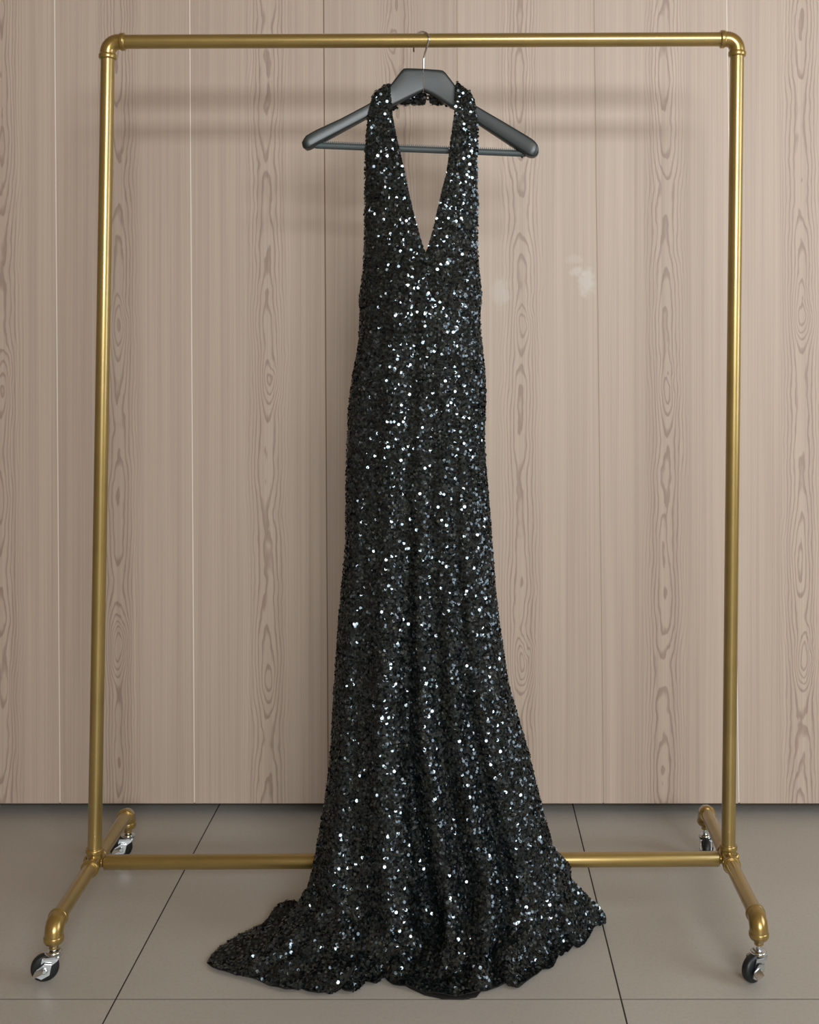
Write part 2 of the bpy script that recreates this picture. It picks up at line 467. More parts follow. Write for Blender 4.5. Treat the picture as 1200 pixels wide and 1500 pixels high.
tag(rw.build('wall_right', M['plaster'], smooth=False), 'plain beige wall on the right with an added fill-light window', 'wall', kind='structure')
def window(name, label, c, wdt, hgt, side):
    def bx(mb, u, z, su, sz, th):
        mb.box((c[0], c[1] + u, c[2] + z) if side else (c[0] + u, c[1], c[2] + z), (th, su, sz) if side else (su, th, sz))
    g = MB(); bx(g, 0, 0, wdt, hgt, 0.004)
    wn = g.build(name, M['glass'], smooth=False)
    tag(wn, label, 'window', kind='structure')
    fr = MB(); t = 0.045
    for q in (-1, 1):
        bx(fr, q * (wdt - t) / 2, 0, t, hgt, 0.05); bx(fr, 0, q * (hgt - t) / 2, wdt, t, 0.05)
    fr.build('window_frame', M['frame'], wn, smooth=False)
for k, w in enumerate(WIN):
    window('window_%d' % (k + 1), ('wide window behind the camera', 'low fanlight above the wide window behind the camera')[k],
           ((w['x0'] + w['x1']) / 2, ROOM_Y0 - 0.05, (w['z0'] + w['z1']) / 2), w['x1'] - w['x0'], w['z1'] - w['z0'], False)
window('window_3', 'unseen tall window added in the right-hand wall for side fill light', (ROOM_X1 + 0.05, (WS['y0'] + WS['y1']) / 2, (WS['z0'] + WS['z1']) / 2), WS['y1'] - WS['y0'], WS['z1'] - WS['z0'], True)

# ------------------------------------------------------------------ the gold pipe garment rack
YR = 2.117
RP = 0.0126
rack = empty('garment_rack', (-0.08, YR, 0.0))
tag(rack, 'gold painted pipe garment rack on four casters holding the black gown', 'rack')
TL, TR = PX(158.3, 61.3, YR), PX(1080.3, 57.4, YR)          # top corners (axes)
BLx, BRx = PX(138.5, 1264, YR).x, PX(1067.0, 1258.5, YR).x  # uprights at the foot
ZL, ZR = 0.0895, 0.0960
BL, BR = Vector((BLx, YR, ZL)), Vector((BRx, YR, ZR))

def collar(mb, at, axis, w=0.0095, r=0.0163, inner=None):
    ax = Vector(axis).normalized()
    mb.lathe(Vector(at) - ax * w / 2, ax, [(0, r * 0.90), (0.0012, r * 0.98), (0.0025, r), (w - 0.0025, r), (w - 0.0012, r * 0.98), (w, r * 0.90)], 28)
def elbow(name, corner, dirA, dirB, parent, rb=0.020, body=0.0142, ext=0.004, reduce=False):
    dirA, dirB = Vector(dirA).normalized(), Vector(dirB).normalized()
    c = Vector(corner)
    path = [c + dirA * (rb + ext)]
    K = 14
    ctr = c + (dirA + dirB) * rb
    for i in range(K + 1):
        a = (math.pi / 2) * i / K
        path.append(ctr - dirB * rb * math.cos(a) - dirA * rb * math.sin(a))
    path.append(c + dirB * (rb + ext))
    e = MB().sweep(path, body, 28).build(name, M['gold_fit'], parent)
    rim = MB(); collar(rim, c + dirA * (rb + ext + 0.003), dirA); rim.build('collar', M['gold_fit'], e)
    rim = MB(); collar(rim, c + dirB * (rb + ext + 0.003), dirB)
    if reduce:   # the lower end closes in to a small neck for the caster stem
        p = c + dirB * (rb + ext + 0.007)
        rim.lathe(p, dirB, [(0, 0.0157), (0.003, 0.0140), (0.006, 0.0095), (0.0075, 0.0080), (0.0125, 0.0075)], 24)
    rim.build('collar', M['gold_fit'], e)
    return e
def pipe(name, a, b, parent, r=RP, rounded=False, mat='gold'):
    a, b = Vector(a), Vector(b); L = (b - a).length
    if rounded:
        prof = [(0, r * 0.78), (0.0012, r * 0.92), (0.003, r), (L - 0.003, r), (L - 0.0012, r * 0.92), (L, r * 0.78)]
    else: prof = [(0, r), (L, r)]
    return MB().lathe(a, b - a, prof, 36).build(name, M[mat], parent)

dTop = (TR - TL).normalized()
dLeft = (BL - TL).normalized(); dRight = (BR - TR).normalized()
elbow('elbow', TL, dTop, dLeft, rack); elbow('elbow', TR, -dTop, dRight, rack)
pipe('top_bar', TL + dTop * 0.024, TR - dTop * 0.024, rack, r=0.0128)
pipe('upright', TL + dLeft * 0.024, BL - dLeft * 0.018, rack)
pipe('upright', TR + dRight * 0.024, BR - dRight * 0.018, rack)
dBase = (BR - BL).normalized()
base_bar = pipe('base_bar', BL + dBase * 0.0178, BR - dBase * 0.0165, rack, r=0.0134, rounded=True)

Y_FRONT, Y_BACK = 1.888, 2.345

def caster(stem_top, ang, parent, brake=True):
    """swivel caster below stem_top; the wheel trails in direction ang (radians)"""
    x, y, zt = stem_top
    RW, WW = 0.0222, 0.0150
    d = Vector((math.cos(ang), math.sin(ang), 0)); ax = Vector((-d.y, d.x, 0))
    if ax.y > 0: ax = -ax                       # the axle side turned to the camera
    ctr = Vector((x, y, RW)) + d * 0.0135
    top = Vector((x, y, 0.0475))
    b = MB()
    b.lathe((x, y, 0.047), (0, 0, 1), [(0, 0.0046), (0.004, 0.0046), (0.0041, 0.0040), (zt - 0.047 + 0.004, 0.0040)], 16)
    b.lathe((x, y, 0.0415), (0, 0, 1), [(0, 0.0125), (0.0012, 0.0140), (0.0030, 0.0142), (0.0036, 0.0128), (0.0046, 0.0126), (0.0056, 0.0118), (0.0064, 0.0090), (0.0066, 0.0045)], 30)
    body = b.build('caster', M['chrome'], parent)
    fk = MB()
    # crown of the fork: a rounded plate bridging the two cheeks
    crown = []
    for k in range(15):
        a = math.pi / 2 + math.pi * k / 14
        crown.append(Vector((x, y, 0)) + d * math.cos(a) * 0.0125 + ax * math.sin(a) * 0.0125)
    crown += [Vector((x, y, 0)) - ax * 0.0112 + d * 0.017, Vector((x, y, 0)) + ax * 0.0112 + d * 0.017]
    fk.prism([Vector((p.x, p.y, 0.0400)) for p in crown], (0, 0, 0.0028))
    for s in (-1, 1):
        o = ax * s * 0.0103
        pts = []
        def pt(u, z): return Vector((x, y, z)) + d * u + o
        pts = [pt(-0.0095, 0.0400), pt(0.0175, 0.0400), pt(0.0190, 0.034), pt(0.0195, 0.0215)]
        for k in range(9):
            a = math.radians(0 - 180 * k / 8)
            pts.append(ctr + o + d * math.cos(a) * 0.0062 + Vector((0, 0, math.sin(a) * 0.0062)))
        pts += [pt(0.0045, 0.0270), pt(-0.0060, 0.0340)]
        fk.prism(pts, ax * 0.0016)
    fk.build('fork', M['chrome'], body, smooth=False, bevel=0.0004)
    w = MB()
    prof = [(-WW / 2, 0.006), (-WW / 2, RW * 0.80), (-WW / 2 + 0.0016, RW * 0.93), (-WW / 2 + 0.004, RW * 0.99), (0, RW),
            (WW / 2 - 0.004, RW * 0.99), (WW / 2 - 0.0016, RW * 0.93), (WW / 2, RW * 0.80), (WW / 2, 0.006)]
    w.lathe(ctr, ax, prof, 36)
    w.build('wheel', M['rubber'], body)
    n = MB().lathe(ctr - ax * 0.0128, ax, [(0, 0.0036), (0.002, 0.0042), (0.0236, 0.0042), (0.0256, 0.0036)], 12)
    n.build('axle', M['chrome'], body)
    if brake:
        br = MB(); o = ax * 0.0140
        cc = ctr + o
        br.prism([cc + d * u + Vector((0, 0, z)) for u, z in ((-0.011, 0.009), (0.000, 0.0118), (0.0125, 0.004), (0.0155, -0.0068), (0.005, -0.013), (-0.0075, -0.0075))], ax * 0.0018)
        # tab bent outwards
        e0 = cc + d * 0.0085 + Vector((0, 0, 0.000)); 
        tab = [e0 - d * 0.008 + Vector((0, 0, 0.006)), e0 + d * 0.006 + Vector((0, 0, 0.001)), e0 + d * 0.011 + ax * 0.013 + Vector((0, 0, -0.004)), e0 - d * 0.004 + ax * 0.014 + Vector((0, 0, 0.0015))]
        br.prism(tab, Vector((0, 0, 0.0014)))
        br.lathe(cc, ax, [(0, 0.0045), (0.003, 0.0045), (0.0045, 0.003)], 12)
        br.build('brake_lever', M['chrome'], body, smooth=False, bevel=0.0003)
    return body

for side, B, up in ((-1, BL, -dLeft), (1, BR, -dRight)):
    # three-way fitting where upright, both leg pipes and the base bar meet
    f = MB()
    f.sweep([B - Vector((0, 0.024, 0)), B + Vector((0, 0.024, 0))], 0.0148, 28)
    f.sweep([B, B + up * 0.020], 0.0142, 28)
    f.sweep([B, B - Vector((side * 0.0158, 0, 0))], 0.0085, 20)
    tee = f.build('tee_fitting', M['gold_fit'], rack)
    r = MB(); collar(r, B + up * 0.022, up); r.build('collar', M['gold_fit'], tee)
    for s in (-1, 1):
        r = MB(); collar(r, B + Vector((0, s * 0.0265, 0)), (0, s, 0)); r.build('collar', M['gold_fit'], tee)
    r = MB().lathe(B + Vector((side * 0.0140, 0, 0.004)), (side, 0, 0), [(0, 0.0075), (0.002, 0.0078), (0.0042, 0.0066), (0.0050, 0.004)], 20)
    r.build('screw_head', M['gold_fit'], tee)
    for Y, ang, brake in ((Y_FRONT, math.radians(-163 if side < 0 else -146), True), (Y_BACK, math.radians(-165 if side < 0 else -96), True)):
        s = -1 if Y < YR else 1
        dx = {(-1, -1): 0.006, (-1, 1): -0.004, (1, -1): -0.003, (1, 1): 0.006}[(side, s)]
        corner = Vector((B.x + dx, Y, B.z))
        start = B + Vector((0, s * 0.028, 0))
        dl = (corner - start).normalized()
        pipe('leg_pipe', start, corner - dl * 0.024, rack)
        elbow('elbow', corner, -dl, (0, 0, -1), rack, rb=0.0185, ext=0.001, reduce=True, body=0.0150)
        caster((corner.x, corner.y, B.z - 0.035), ang, rack, brake)

# ------------------------------------------------------------------ the hanger
YH = YR + 0.002
hanger = empty('clothes_hanger', PX(620.5, 216, YH))
tag(hanger, 'black wooden clothes hanger with chrome hook on the gold top bar', 'hanger')
def arm(outline_top, outline_bot, name, tip_fwd, n=40):
    """loft from the centre to the shoulder tip; outlines as photo pixels sampled at the same stations"""
    t = np.linspace(0, 1, n)
    def res(pts):
        pts = np.array(pts, float)
        dd = np.r_[0, np.cumsum(np.hypot(*np.diff(pts, axis=0).T))]; dd /= dd[-1]
        return np.c_[np.interp(t, dd, pts[:, 0]), np.interp(t, dd, pts[:, 1])]
    A, Bq = res(outline_top), res(outline_bot)
    mb = MB(); vs = []; seg = 20
    for i in range(n):
        a, b = PX(A[i, 0], A[i, 1], YH), PX(Bq[i, 0], Bq[i, 1], YH)
        mid = (a + b) / 2; h = (a - b) / 2
        w = 0.0080 + 0.0080 * max(0, t[i] - 0.25) / 0.75
        if t[i] > 0.93: w *= math.sqrt(max(0.02, 1 - ((t[i] - 0.93) / 0.075) ** 2))
        mid = mid + Vector((0, tip_fwd * t[i] ** 2, 0))
        for k in range(seg):
            q = 2 * math.pi * k / seg
            cz, cy = math.cos(q), math.sin(q)
            e = 0.30
            cz = math.copysign(abs(cz) ** e, cz); cy = math.copysign(abs(cy) ** e, cy)
            vs.append(mid + h * cz + Vector((0, w * cy, 0)))
    fs = []
    for i in range(n - 1):
        for k in range(seg):
            k2 = (k + 1) % seg
            fs.append((i * seg + k, i * seg + k2, (i + 1) * seg + k2, (i + 1) * seg + k))
    fs.append(tuple(range(seg - 1, -1, -1))); fs.append(tuple((n - 1) * seg + k for k in range(seg)))
    mb.add(vs, fs)
    return mb.build(name, M['hanger'], hanger, angle=50)
arm([(620.2, 101.5), (593, 100.5), (589.5, 102.5), (568, 131.5), (555, 144), (540, 154), (500, 176), (463, 194), (450, 202), (444.5, 211), (445, 217)],
    [(620.2, 134), (606, 141), (590, 149), (571, 158), (556, 165), (540, 173), (503, 193.5), (468, 213), (456, 220), (450, 221.5), (446, 219)], 'arm', -0.012)
arm([(620.8, 101.5), (648, 103.5), (652, 106), (669.5, 129), (682, 143), (697, 156), (737, 180), (771, 201), (782, 208.5), (788, 217), (788.5, 226)],
    [(620.8, 134), (635, 141), (650, 151), (667, 161.5), (682, 171), (697, 180.5), (731, 203), (765, 226), (774, 231.5), (781, 233), (786.5, 230)], 'arm', -0.012)
hp = [PX(620.5, 108, YH), PX(620.7, 90, YH), PX(621.5, 83, YH - 0.001), PX(623.5, 75, YH - 0.006), PX(626.3, 66, YH - 0.014), PX(628.3, 58, YH - 0.0185), PX(627.8, 52.5, YH - 0.0165), PX(624, 48.0, YH - 0.009),
      PX(618.0, 46.5, YH + 0.001), PX(612.5, 49, YH + 0.012), PX(609, 56, YH + 0.0185), PX(606.8, 66, YH + 0.020), PX(606.2, 73, YH + 0.0185), PX(606.5, 76.5, YH + 0.017)]
def smooth_path(P, k=6):
    out = []
    P = [Vector(p) for p in P]
    for i in range(len(P) - 1):
        p0, p1, p2, p3 = P[max(i - 1, 0)], P[i], P[i + 1], P[min(i + 2, len(P) - 1)]
        for j in range(k):
            t = j / k
            out.append(0.5 * ((2 * p1) + (p2 - p0) * t + (2 * p0 - 5 * p1 + 4 * p2 - p3) * t * t + (3 * p1 - p0 - 3 * p2 + p3) * t ** 3))
    out.append(P[-1])
    return out
MB().sweep(smooth_path(hp), 0.00185, 10).build('hook', M['steel'], hanger)
tb0, tb1 = PX(462, 213.0, YH - 0.006), PX(770, 225.2, YH - 0.006)
bar_ = MB().sweep([tb0, tb1], 0.0059, 20).build('trouser_bar', M['ribbed'], hanger)
teeth = MB(); dtb = (tb1 - tb0); L = dtb.length; dtb.normalize()
upv = Vector((-dtb.z, 0, dtb.x))
for i in range(int(L / 0.0036)):
    p = tb0 + dtb * (i + 0.5) * 0.0036 + upv * 0.0064
    teeth.prism([p - dtb * 0.0012 - upv * 0.0016, p + dtb * 0.0012 - upv * 0.0016, p + dtb * 0.0004 + upv * 0.0021, p - dtb * 0.0004 + upv * 0.0021], (0, 0.007, 0))
tag(teeth.build('grip_ribs', M['ribbed'], bar_, smooth=False), kind='stuff')
MB().lathe(PX(765, 226.5, YH - 0.006), (0, 0, -1), [(0, 0.0022), (0.005, 0.0022), (0.0065, 0.001)], 10).build('screw', M['hanger'], hanger)

# ------------------------------------------------------------------ the sequinned gown
def spl(ys, vs):
    ys, vs = np.array(ys, float), np.array(vs, float)
    d = np.diff(vs) / np.diff(ys)
    m = np.r_[d[0], (d[1:] + d[:-1]) / 2, d[-1]]
    m[1:-1][d[1:] * d[:-1] <= 0] = 0
    def f(q):
        q = np.clip(np.asarray(q, float), ys[0], ys[-1])
        i = np.clip(np.searchsorted(ys, q, side='right') - 1, 0, len(ys) - 2)
        h = ys[i + 1] - ys[i]; t = (q - ys[i]) / h
        return ((2 * t**3 - 3 * t**2 + 1) * vs[i] + (t**3 - 2 * t**2 + t) * h * m[i] + (-2 * t**3 + 3 * t**2) * vs[i + 1] + (t**3 - t**2) * h * m[i + 1])
    return f
L_ = [(145, 542), (167, 540), (210, 538), (297, 536), (345, 535.5), (382, 534.5), (415, 531.5), (440, 528), (463, 529), (498, 527.5), (520, 524.5), (545, 519.5), (592, 513.5), (638, 511),
      (720, 509), (780, 509), (840, 504.5), (900, 498.5), (954, 495), (1033, 490), (1117, 485), (1183, 476), (1230, 468)]
R_ = [(145, 692), (167, 696.5), (188, 698), (253, 698.5), (338, 697.5), (382, 699), (415, 702), (436, 703.5), (463, 701), (510, 705), (545, 708.5), (592, 709.5), (638, 708), (660, 708.5),
      (735, 714.5), (795, 719), (855, 723.5), (915, 730), (954, 736), (1000, 743), (1050, 757), (1093, 770), (1147, 783.5), (1200, 797), (1230, 806)]
fL, fR = spl(*zip(*L_)), spl(*zip(*R_))
fYc = spl([120, 250, 400, 600, 900, 1230], [2.1005, 2.1000, 2.096, 2.086, 2.066, 2.046])
fD = spl([120, 200, 270, 340, 385, 425, 470, 540, 620, 800, 1000, 1230], [.002, .007, .014, .023, .033, .043, .045, .041, .040, .044, .054, .074])
fDb = spl([430, 520, 800, 1230], [.012, .022, .026, .028])
fA = spl([330, 420, 560, 700, 900, 1100, 1230], [0.0, .0008, .0022, .0034, .0075, .0135, .0175])
UK = [0.0, .075, .14, .20, .285, .36, .435, .52, .60, .69, .77, .83, .90, 1.0]
UF = [-.2, .55, -.5, -.25, 1.0, .2, -1.25, .85, -.65, .95, -1.05, .35, .55, -.3]
fF = spl(UK, UF)
XSCALE = None

def front_point(px, py):
    """world points of the front surface at photo column px for silhouette row py (arrays)"""
    xl, xr = fL(py), fR(py)
    xm, a = (xl + xr) / 2, (xr - xl) / 2
    c = np.clip((px - xm) / a, -1, 1)
    Yc = fYc(py)
    Z = HCAM - (py - VPY) / FPX * Yc
    X = (px - VPX) / FPX * Yc
    s = np.power(np.clip(1 - np.abs(c) ** 2.6, 0, 1), 0.55)
    return X, Yc - fD(py) * s, Z, s, (c + 1) / 2

def vnoise(u, v, seed, fu, fv):
    """smooth value noise on arrays"""
    r = np.random.default_rng(seed).normal(0, 1, (64, 64))
    x, y = (u * fu) % 64, (v * fv) % 64
    i, j = np.floor(x).astype(int) % 64, np.floor(y).astype(int) % 64
    fx, fy = x - np.floor(x), y - np.floor(y)
    fx, fy = fx * fx * (3 - 2 * fx), fy * fy * (3 - 2 * fy)
    i2, j2 = (i + 1) % 64, (j + 1) % 64
    return (r[i, j] * (1 - fx) + r[i2, j] * fx) * (1 - fy) + (r[i, j2] * (1 - fx) + r[i2, j2] * fx) * fy

def grid_normals(P, sign):
    du = np.gradient(P, axis=1); dv = np.gradient(P, axis=0)
    n = np.cross(du, dv) * sign
    return n / np.maximum(np.linalg.norm(n, axis=2, keepdims=True), 1e-9)

SEQ = {}
def add_sequins(key, P, Nn, spacing=0.0038, radius=0.0028, edge=0.0):
    """rows of overlapping discs laid over a structured patch"""
    seg = np.linalg.norm(np.diff(P, axis=0), axis=2).mean(axis=1)
    cum = np.r_[0, np.cumsum(seg)]
    rows = np.arange(spacing * 0.3, cum[-1], spacing * 0.88)
    C, Nr = [], []
    for k, s in enumerate(rows):
        fi = np.interp(s, cum, np.arange(len(cum))); i = min(int(fi), len(cum) - 2); t = fi - i
        row = P[i] * (1 - t) + P[i + 1] * t; nr = Nn[i] * (1 - t) + Nn[i + 1] * t
        d = np.r_[0, np.cumsum(np.linalg.norm(np.diff(row, axis=0), axis=1))]
        m = int(d[-1] / spacing)
        if m < 2: continue
        q = (np.arange(m + 1) + 0.5 * (k % 2)) * d[-1] / m + rng.normal(0, spacing * 0.16, m + 1)
        q = np.clip(q, -edge, d[-1] + edge)
        pt = np.stack([np.interp(q, d, row[:, a]) for a in range(3)], 1)
        nn = np.stack([np.interp(q, d, nr[:, a]) for a in range(3)], 1)
        pt[:, 2] += rng.normal(0, spacing * 0.14, m + 1)
        C.append(pt); Nr.append(nn)
    C = np.concatenate(C); Nr = np.concatenate(Nr)
    SEQ.setdefault(key, []).append((C, Nr, radius))

def build_sequins(key, parent, sigma=0.25):
    K = 7
    Vs, cnt = [], 0
    for C, Nr, radius in SEQ[key]:
        n = len(C)
        Nr = Nr / np.maximum(np.linalg.norm(Nr, axis=1, keepdims=True), 1e-9)
        tilt = rng.normal(0, sigma, (n, 3))
        tilt[:, 2] += 0.06
        nn = Nr + tilt
        nn /= np.linalg.norm(nn, axis=1, keepdims=True)
        # keep the discs facing outwards
        dot = (nn * Nr).sum(1, keepdims=True)
        nn = np.where(dot < 0.35, Nr, nn)
        ref = np.where(np.abs(nn[:, 2:3]) < 0.9, np.array([[0, 0, 1.0]]), np.array([[1.0, 0, 0]]))
        e1 = np.cross(nn, ref); e1 /= np.linalg.norm(e1, axis=1, keepdims=True)
        e2 = np.cross(nn, e1)
        ctr = C + Nr * (0.0014 + rng.uniform(0, 0.0012, (n, 1)))
        ph = rng.uniform(0, 2 * np.pi, (n, 1))
        rad = radius * rng.uniform(0.88, 1.08, (n, 1))
        ang = ph + np.arange(K)[None, :] * 2 * np.pi / K
        V = ctr[:, None, :] + rad[:, :, None] * (np.cos(ang)[:, :, None] * e1[:, None, :] + np.sin(ang)[:, :, None] * e2[:, None, :])
        V[:, :, 2] = np.maximum(V[:, :, 2], 0.0006)
        Vs.append(V.reshape(-1, 3)); cnt += n
    V = np.concatenate(Vs)
    V = V - np.array(parent_world(parent))[None, :]
    me = bpy.data.meshes.new('sequins')
    me.vertices.add(len(V)); me.vertices.foreach_set('co', V.astype(np.float32).ravel())
    me.loops.add(cnt * K); me.loops.foreach_set('vertex_index', np.arange(cnt * K, dtype=np.int32))
    me.polygons.add(cnt); me.polygons.foreach_set('loop_start', np.arange(0, cnt * K, K, dtype=np.int32))
    me.update(calc_edges=True); me.validate()
    me.materials.append(M['sequin'])
    o = bpy.data.objects.new('sequins', me); COL.objects.link(o); o.parent = parent
    tag(o, kind='stuff')
    return cnt

def patch_object(name, patches, parent, thick=0.0014):
    V, F, b = [], [], 0
    for P in patches:
        r, c, _ = P.shape
        V.append(P.reshape(-1, 3))
        idx = np.arange(r * c).reshape(r, c) + b
        q = np.stack([idx[:-1, :-1], idx[:-1, 1:], idx[1:, 1:], idx[1:, :-1]], -1).reshape(-1, 4)
        F.append(q); b += r * c
    V = np.concatenate(V); F = np.concatenate(F)
    V = V - np.array(parent_world(parent))[None, :]
    me = bpy.data.meshes.new(name)
    me.from_pydata(V.tolist(), [], F.tolist()); me.validate()
    me.shade_smooth(); me.materials.append(M['fabric'])
    o = bpy.data.objects.new(name, me); COL.objects.link(o); o.parent = parent
    m = o.modifiers.new('cloth_thickness', 'SOLIDIFY'); m.thickness = thick; m.offset = 0.0
    return o

gown = empty('sequin_gown', (PX(620, 0, 2.0).x, 1.99, 0.0))
tag(gown, 'long black sequinned halter gown hanging from the hanger, train on the floor', 'dress')

# --- halter panels: from the point of the V up over the hanger and down behind it
inL = spl([110, 128, 160, 197, 240, 297, 338, 360, 377], [569, 571, 572.5, 579, 589, 601, 611.6, 618, 624])
inR = spl([110, 141, 162, 210, 253, 288, 338, 360, 377], [672, 670, 668, 661, 656, 647.5, 636.5, 630.5, 625])
def halter(side):
    U = np.linspace(0, 1, 40)
    rows = []
    # outer and inner photo rows where the panel meets the hanger's upper edge
    if side < 0: o_top, i_top = (546, 145), (570.5, 128)
    else: o_top, i_top = (694, 149), (668.5, 128)
    ys = np.linspace(377, 172, 90)
    for y in ys:
        a, b = (fL(y), inL(y)) if side < 0 else (fR(y), inR(y))
        px = a + (b - a) * U
        X, Y, Z, s, u = front_point(px, np.full_like(px, y))
        rows.append(np.stack([X, Y, Z], 1))
    # on to the hanger edge
    last = rows[-1]
    X0 = last
    e_px = o_top[0] + (i_top[0] - o_top[0]) * U; e_py = o_top[1] + (i_top[1] - o_top[1]) * U - 6 * np.sin(np.pi * U) * 0.5
    Yf = 2.1005
    edge = np.stack([(e_px - VPX) / FPX * Yf, np.full_like(U, Yf), HCAM - (e_py - VPY) / FPX * Yf], 1)
    for t in np.linspace(0.08, 1, 16):
        w = t * t * (3 - 2 * t) * 0.35 + t * 0.65
        rows.append(X0 * (1 - w) + edge * w)
    # over the top of the arm and down its back
    R = 0.0175
    for a in np.linspace(0.1, 1.0, 12):
        th = math.pi * a
        p = edge.copy(); p[:, 1] = Yf + R * (1 - math.cos(th)); p[:, 2] = edge[:, 2] + 0.0075 * math.sin(th)
        rows.append(p)
    bp = rows[-1].copy()
    for t in np.linspace(0.1, 1, 10):
        p = bp.copy(); p[:, 2] -= 0.030 * t; p[:, 1] -= 0.001 * t
        # towards the nape
        p[:, 0] += (-side) * 0.012 * t * t
        rows.append(p)
    P = np.array(rows)
    sg = 1 if side < 0 else -1
    v = np.linspace(0, 1, len(P))[:, None]; u = U[None, :]
    Nn = grid_normals(P, -1 * sg if True else 1)
    # outwards = towards the camera on the front rows
    if Nn[40, 20, 1] > 0: Nn = -Nn
    amp = 0.0012 * np.clip(v * 4, 0, 1)
    P = P + Nn * (vnoise(u + 0 * v, v + 0 * u, 11 + side, 4, 14) * amp)[:, :, None]
    return P, Nn
pieces = {}
for side, nm in ((-1, 'halter_panel'), (1, 'halter_panel')):
    P, Nn = halter(side)
    pieces[side] = (P, Nn)
    o = patch_object(nm, [P], gown)
    key = ('halter', side)
    add_sequins(key, P, Nn, edge=0.0012)
    add_sequins(key, P + Nn * 0.0008, Nn, spacing=0.0055)
    build_sequins(key, o, 0.26)

# --- bodice and skirt: one flattened tube, front and back
NU = 190
def tube_front(y0, y1, n):
    py = np.linspace(y0, y1, n)[:, None] + np.zeros((1, NU))
    th = np.linspace(0, 1, NU)[None, :]
    cc = -np.cos(np.pi * th) * 0.55 + (2 * th - 1) * 0.45
    xl, xr = fL(py), fR(py)
    px = (xl + xr) / 2 + (xr - xl) / 2 * cc
    X, Y, Z, s, u = front_point(px, py)
    A = fA(py)
    drift = 0.02 * np.sin(py / 130.0) + 0.012 * vnoise(u * 0 + 0.3, py / 1000, 5, 1, 12)
    F = fF(np.clip(u + drift * np.sin(np.pi * u), 0, 1))
    wr = vnoise(u, py / 1000, 21, 9, 5) * 0.0016 * np.clip((py - 380) / 60, 0, 1) + vnoise(u, py / 1000, 22, 22, 9) * 0.0006
    Y = Y - (F * A + wr) * (0.15 + 0.85 * s)
    return np.stack([X, Y, Z], 2), u
def tube_back(y0, y1, n, nb=60):
    py = np.linspace(y0, y1, n)[:, None] + np.zeros((1, nb))
    th = np.linspace(0, 1, nb)[None, :]
    cc = np.cos(np.pi * th)                       # right -> left
    xl, xr = fL(py), fR(py)
    px = (xl + xr) / 2 + (xr - xl) / 2 * cc
    Yc = fYc(py)
    s = np.power(np.clip(1 - np.abs(cc) ** 2.4, 0, 1), 0.55)
    X = (px - VPX) / FPX * Yc; Z = HCAM - (py - VPY) / FPX * Yc
    w = np.cos(cc * 14.0) * 0.25 * fA(py)
    Y = Yc + (fDb(py) + np.minimum(w, 0.004)) * s
    return np.stack([X, Y, Z], 2)

Y_W = 520          # photo row where the bodice passes into the skirt
PB, _ = tube_front(377, Y_W, 70)
NB = grid_normals(PB, 1)
if NB[30, NU // 2, 1] > 0: NB = -NB
PBb = tube_back(440, Y_W, 26); NBb = grid_normals(PBb, 1)
if NBb[12, 30, 1] < 0: NBb = -NBb
bod = patch_object('bodice', [PB, PBb], gown)
add_sequins('bodice', PB, NB, edge=0.001); add_sequins('bodice', PB + NB * 0.0008, NB, spacing=0.0055); add_sequins('bodice', PBb, NBb)
build_sequins('bodice', bod, 0.27)

# skirt: hanging rows down to y=1230, then a sweep out on to the floor
PS, US = tube_front(Y_W, 1230, 300)
hemF = [(303, 1413), (311, 1421), (321, 1426), (340, 1430), (357, 1434), (385, 1443), (402, 1449), (419, 1455), (428, 1453), (440, 1450), (452, 1457), (466, 1460), (480, 1457), (488, 1447), (496, 1450), (505, 1457), (515, 1458),
        (524, 1449), (532, 1440), (540, 1442), (548, 1446), (556, 1437), (562, 1434), (572, 1443), (585, 1448), (600, 1451), (620, 1457), (642, 1461), (665, 1463), (690, 1461), (706, 1456), (716, 1453), (730, 1451),
        (742, 1445), (750, 1447), (758, 1450), (772, 1442), (788, 1432), (795, 1424), (803, 1422), (812, 1419), (818, 1406), (823, 1398), (832, 1401), (836, 1396), (842, 1386), (850, 1388), (858, 1386), (866, 1374), (871, 1363), (876, 1358), (884, 1353)]
hemB = [(884, 1353), (872, 1343), (845, 1338), (800, 1336), (720, 1336), (620, 1337), (520, 1338), (450, 1341), (425, 1344), (409, 1348), (395, 1354), (380, 1360), (365, 1367), (350, 1373), (335, 1382), (322, 1391), (311, 1401), (303, 1413)]
def floor_poly(pts, n, par=None):
    W = np.array([tuple(FL(a, b)) for a, b in pts])
    if par is None:
        d = np.r_[0, np.cumsum(np.linalg.norm(np.diff(W, axis=0), axis=1))]; d /= d[-1]
    else: d = par
    return W, d
HW, _ = floor_poly(hemF, 0)
hx = np.array([p[0] for p in hemF], float)
uh = (hx - hx[0]) / (hx[-1] - hx[0])
